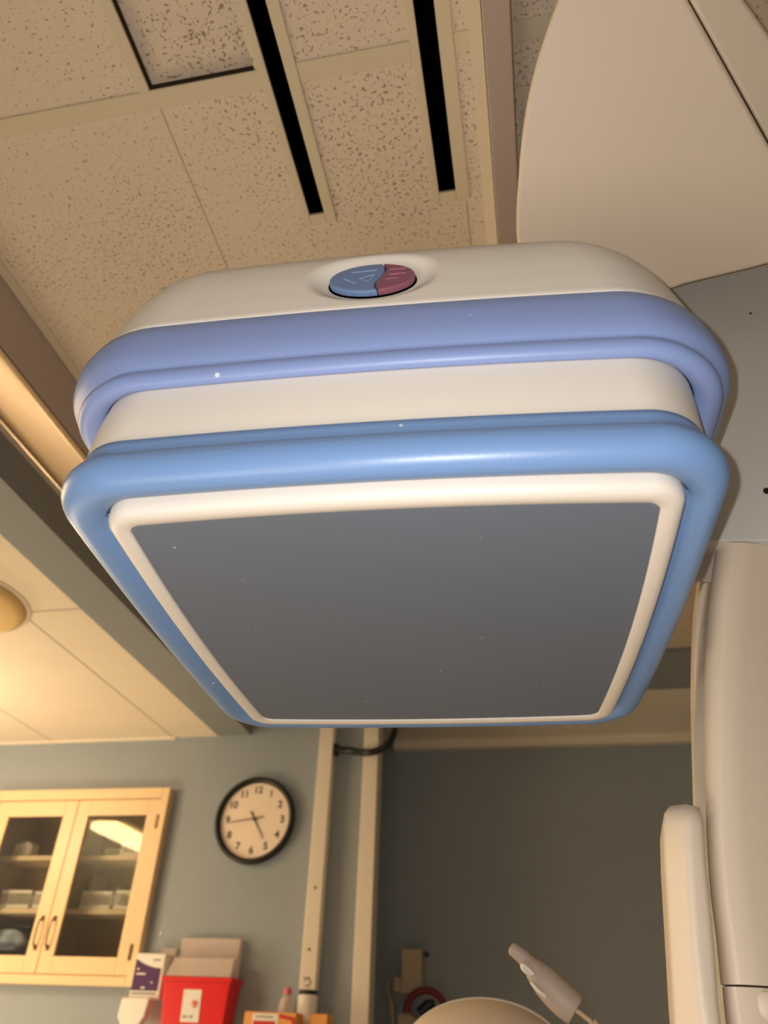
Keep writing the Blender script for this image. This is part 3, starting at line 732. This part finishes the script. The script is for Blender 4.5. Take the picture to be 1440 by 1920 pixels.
# shelf under the picture edge that carries the boxes
struct('wall_shelf', B(-1.24, -0.86, 3.34, YB, 1.335, 1.36), M['cream'])
t = thing('glove_box', (-1.07, 3.42, 1.3605), 'orange cardboard supply box with white and red print at the pole foot', 'box')
obj('carton', B(-1.200, -0.985, 3.38, 3.48, 1.3605, 1.482), M['card'], t, bevel=0.006)
obj('print_panel', B(-1.165, -1.06, 3.3785, 3.3798, 1.40, 1.476), M['whitep'], t)
obj('print_line', B(-1.15, -1.08, 3.3770, 3.3783, 1.463, 1.468), M['greyprint'], t)
obj('print_line', B(-1.16, -1.07, 3.3770, 3.3783, 1.40, 1.452), M['redprint'], t)
obj('print_stripe', prism(bmesh.new(), [(-1.055, 3.3785, 1.476), (-0.99, 3.3785, 1.466), (-0.99, 3.3785, 1.42), (-1.006, 3.3785, 1.455), (-1.055, 3.3785, 1.464)], (0, 0.0012, 0)), M['redprint'], t)
tag(obj('cardboard_box', B(-0.945, -0.87, 3.42, 3.52, 1.3605, 1.482), M['card'], bevel=0.004), 'small brown-orange box to the right of the pole foot', 'box')
t = thing('bottle', (-1.075, 3.565, 1.3605), 'frosted bottle with a pink cap standing behind the orange box', 'bottle')
obj('flask', lathe(bmesh.new(), [(0.03, 1.3605), (0.033, 1.37), (0.033, 1.515), (0.022, 1.54), (0.015, 1.548)], (-1.085, 3.56, 0), 28), M['frost'], t, smooth=True)
obj('cap', lathe(bmesh.new(), [(0.017, 1.5485), (0.018, 1.552), (0.017, 1.570), (0.012, 1.574)], (-1.085, 3.56, 0), 24), M['pink'], t, smooth=True)

# ================================================================== RECESS EQUIPMENT
YE = 4.02
def we(a, b, y=YE): return W(a, b, y=y)
p, q = we(752, 1778), we(790, 1864)
t = thing('wall_box', (p.x, YR, q.z), 'upright beige box on the dark recessed wall above the red tube', 'wall box')
obj('case', B(p.x, q.x, YE, YR-0.0005, q.z, p.z), M['beigebox'], t, bevel=0.006)
obj('knob', lathe(bmesh.new(), [(0.013, 0.0), (0.012, 0.03)], Vector((q.x+0.018, YE+0.06, p.z-0.02)), 14, axis='Y'), M['black'], t)
a, b = we(737, 1830), we(756, 1860)
tag(obj('small_wall_box', B(a.x, p.x-0.001, YE+0.02, YR-0.0005, b.z, a.z), M['beigebox'], bevel=0.005), 'small beige box fixed left of the upright beige box', 'wall box')
tag(obj('bracket', tube(bmesh.new(), catmull([we(727, 1838, 4.1), we(728, 1860, 4.08), we(734, 1887, 4.05), we(738, 1930, 4.05)], 5), 0.010, 8), M['beigebox'], smooth=True), 'thin beige bent bracket in the dark corner beside the trim', 'bracket')
yr = 3.98
tag(obj('red_tube', tube(bmesh.new(), catmull([we(763, 1900, yr), we(765, 1880, yr), we(778, 1863, yr), we(797, 1857, yr), (we(816, 1862, yr)), we(828, 1874, yr), we(836, 1895, yr), we(838, 1930, yr)], 6), 0.0155, 12), M['darkred'], smooth=True), 'dark red rubber tube arching in front of the beige wall box', 'tube')
tag(obj('navy_clamp', tube(bmesh.new(), [we(786, 1900, 3.96), we(803, 1884, 3.96), we(815, 1880, 3.96)], [0.022, 0.024, 0.014], 12), M['navy'], bevel=0.004), 'dark navy clamp inside the arch of the red tube', 'clamp')
a = we(758, 1905, 4.0)
tag(obj('beige_bracket', prism(bmesh.new(), [we(745, 1902, 4.0), we(765, 1898, 4.0), we(782, 1912, 4.0), we(786, 1950, 4.0), we(745, 1950, 4.0)], (0, 0.10, 0)), M['beigebox'], bevel=0.006), 'pale beige block at the lower end of the red tube', 'bracket')

# ================================================================== DOME AND HANDSET
t = thing('equipment_dome', (-0.13, 1.62, 0), 'rounded cream equipment dome rising at the bottom edge of the picture', 'equipment')
bm = bmesh.new(); bmesh.ops.create_uvsphere(bm, u_segments=64, v_segments=32, radius=1)
ce = Vector((-0.125, 1.62, 1.372))
for v in bm.verts: v.co = ce+Vector((v.co.x*0.150, v.co.y*0.12, v.co.z*0.097))
obj('shell', bm, M['plastic2'], t, smooth=True)
obj('rim', tube(bmesh.new(), [ce+Vector((0.1525*math.cos(PI*k/40), 0.02, 0.0990*math.sin(PI*k/40))) for k in range(41)], 0.0025, 8), M['plastic'], t, smooth=True)
obj('stand', lathe(bmesh.new(), [(0.20, 0), (0.20, 0.03), (0.03, 0.05), (0.025, 0.3), (0.025, 1.30)], (-0.125, 1.64, 0), 32), M['plastic2'], t)
t = thing('handset', W(1085, 1900, y=1.2), 'grey-beige handset with rounded tip and cord before the dark wall', 'handset')
def wh(a, b, y=1.2): return W(a, b, y=y)
sp = [(957, 1776), (975, 1790), (992, 1806), (1004, 1820), (1022, 1840), (1042, 1861), (1060, 1878), (1074, 1890), (1080, 1895)]
rd = [0.0082, 0.0094, 0.0102, 0.0150, 0.0190, 0.0205, 0.0205, 0.0195, 0.0180]
pts = catmull([wh(*p) for p in sp], 4); rr = []
for i in range(len(sp)-1):
    for k in range(4): rr.append((rd[i]*(4-k)+rd[i+1]*k)/4)
rr.append(rd[-1]); rr[0] = 0.0052
obj('body', tube(bmesh.new(), pts, rr, 20), M['handset'], t, smooth=True)
obj('clip', tube(bmesh.new(), catmull([wh(995, 1826, 1.185), wh(984, 1820, 1.18), wh(979, 1812, 1.18), wh(983, 1811, 1.18), wh(1000, 1827, 1.185)], 4), 0.003, 8), M['plastic'], t, smooth=True)
obj('seam', tube(bmesh.new(), catmull([wh(996, 1842, 1.187), wh(1008, 1856, 1.182), wh(1024, 1869, 1.187)], 4), 0.0022, 8), M['plastic'], t, smooth=True)
obj('cord', tube(bmesh.new(), catmull([wh(1078, 1893), wh(1096, 1906), wh(1112, 1924), wh(1130, 1990), Vector((0.07, 1.2, 1.0)), Vector((0.10, 1.2, 0.4)), Vector((0.12, 1.2, 0.01))], 6), 0.0032, 8), M['beigebox'], t, smooth=True)
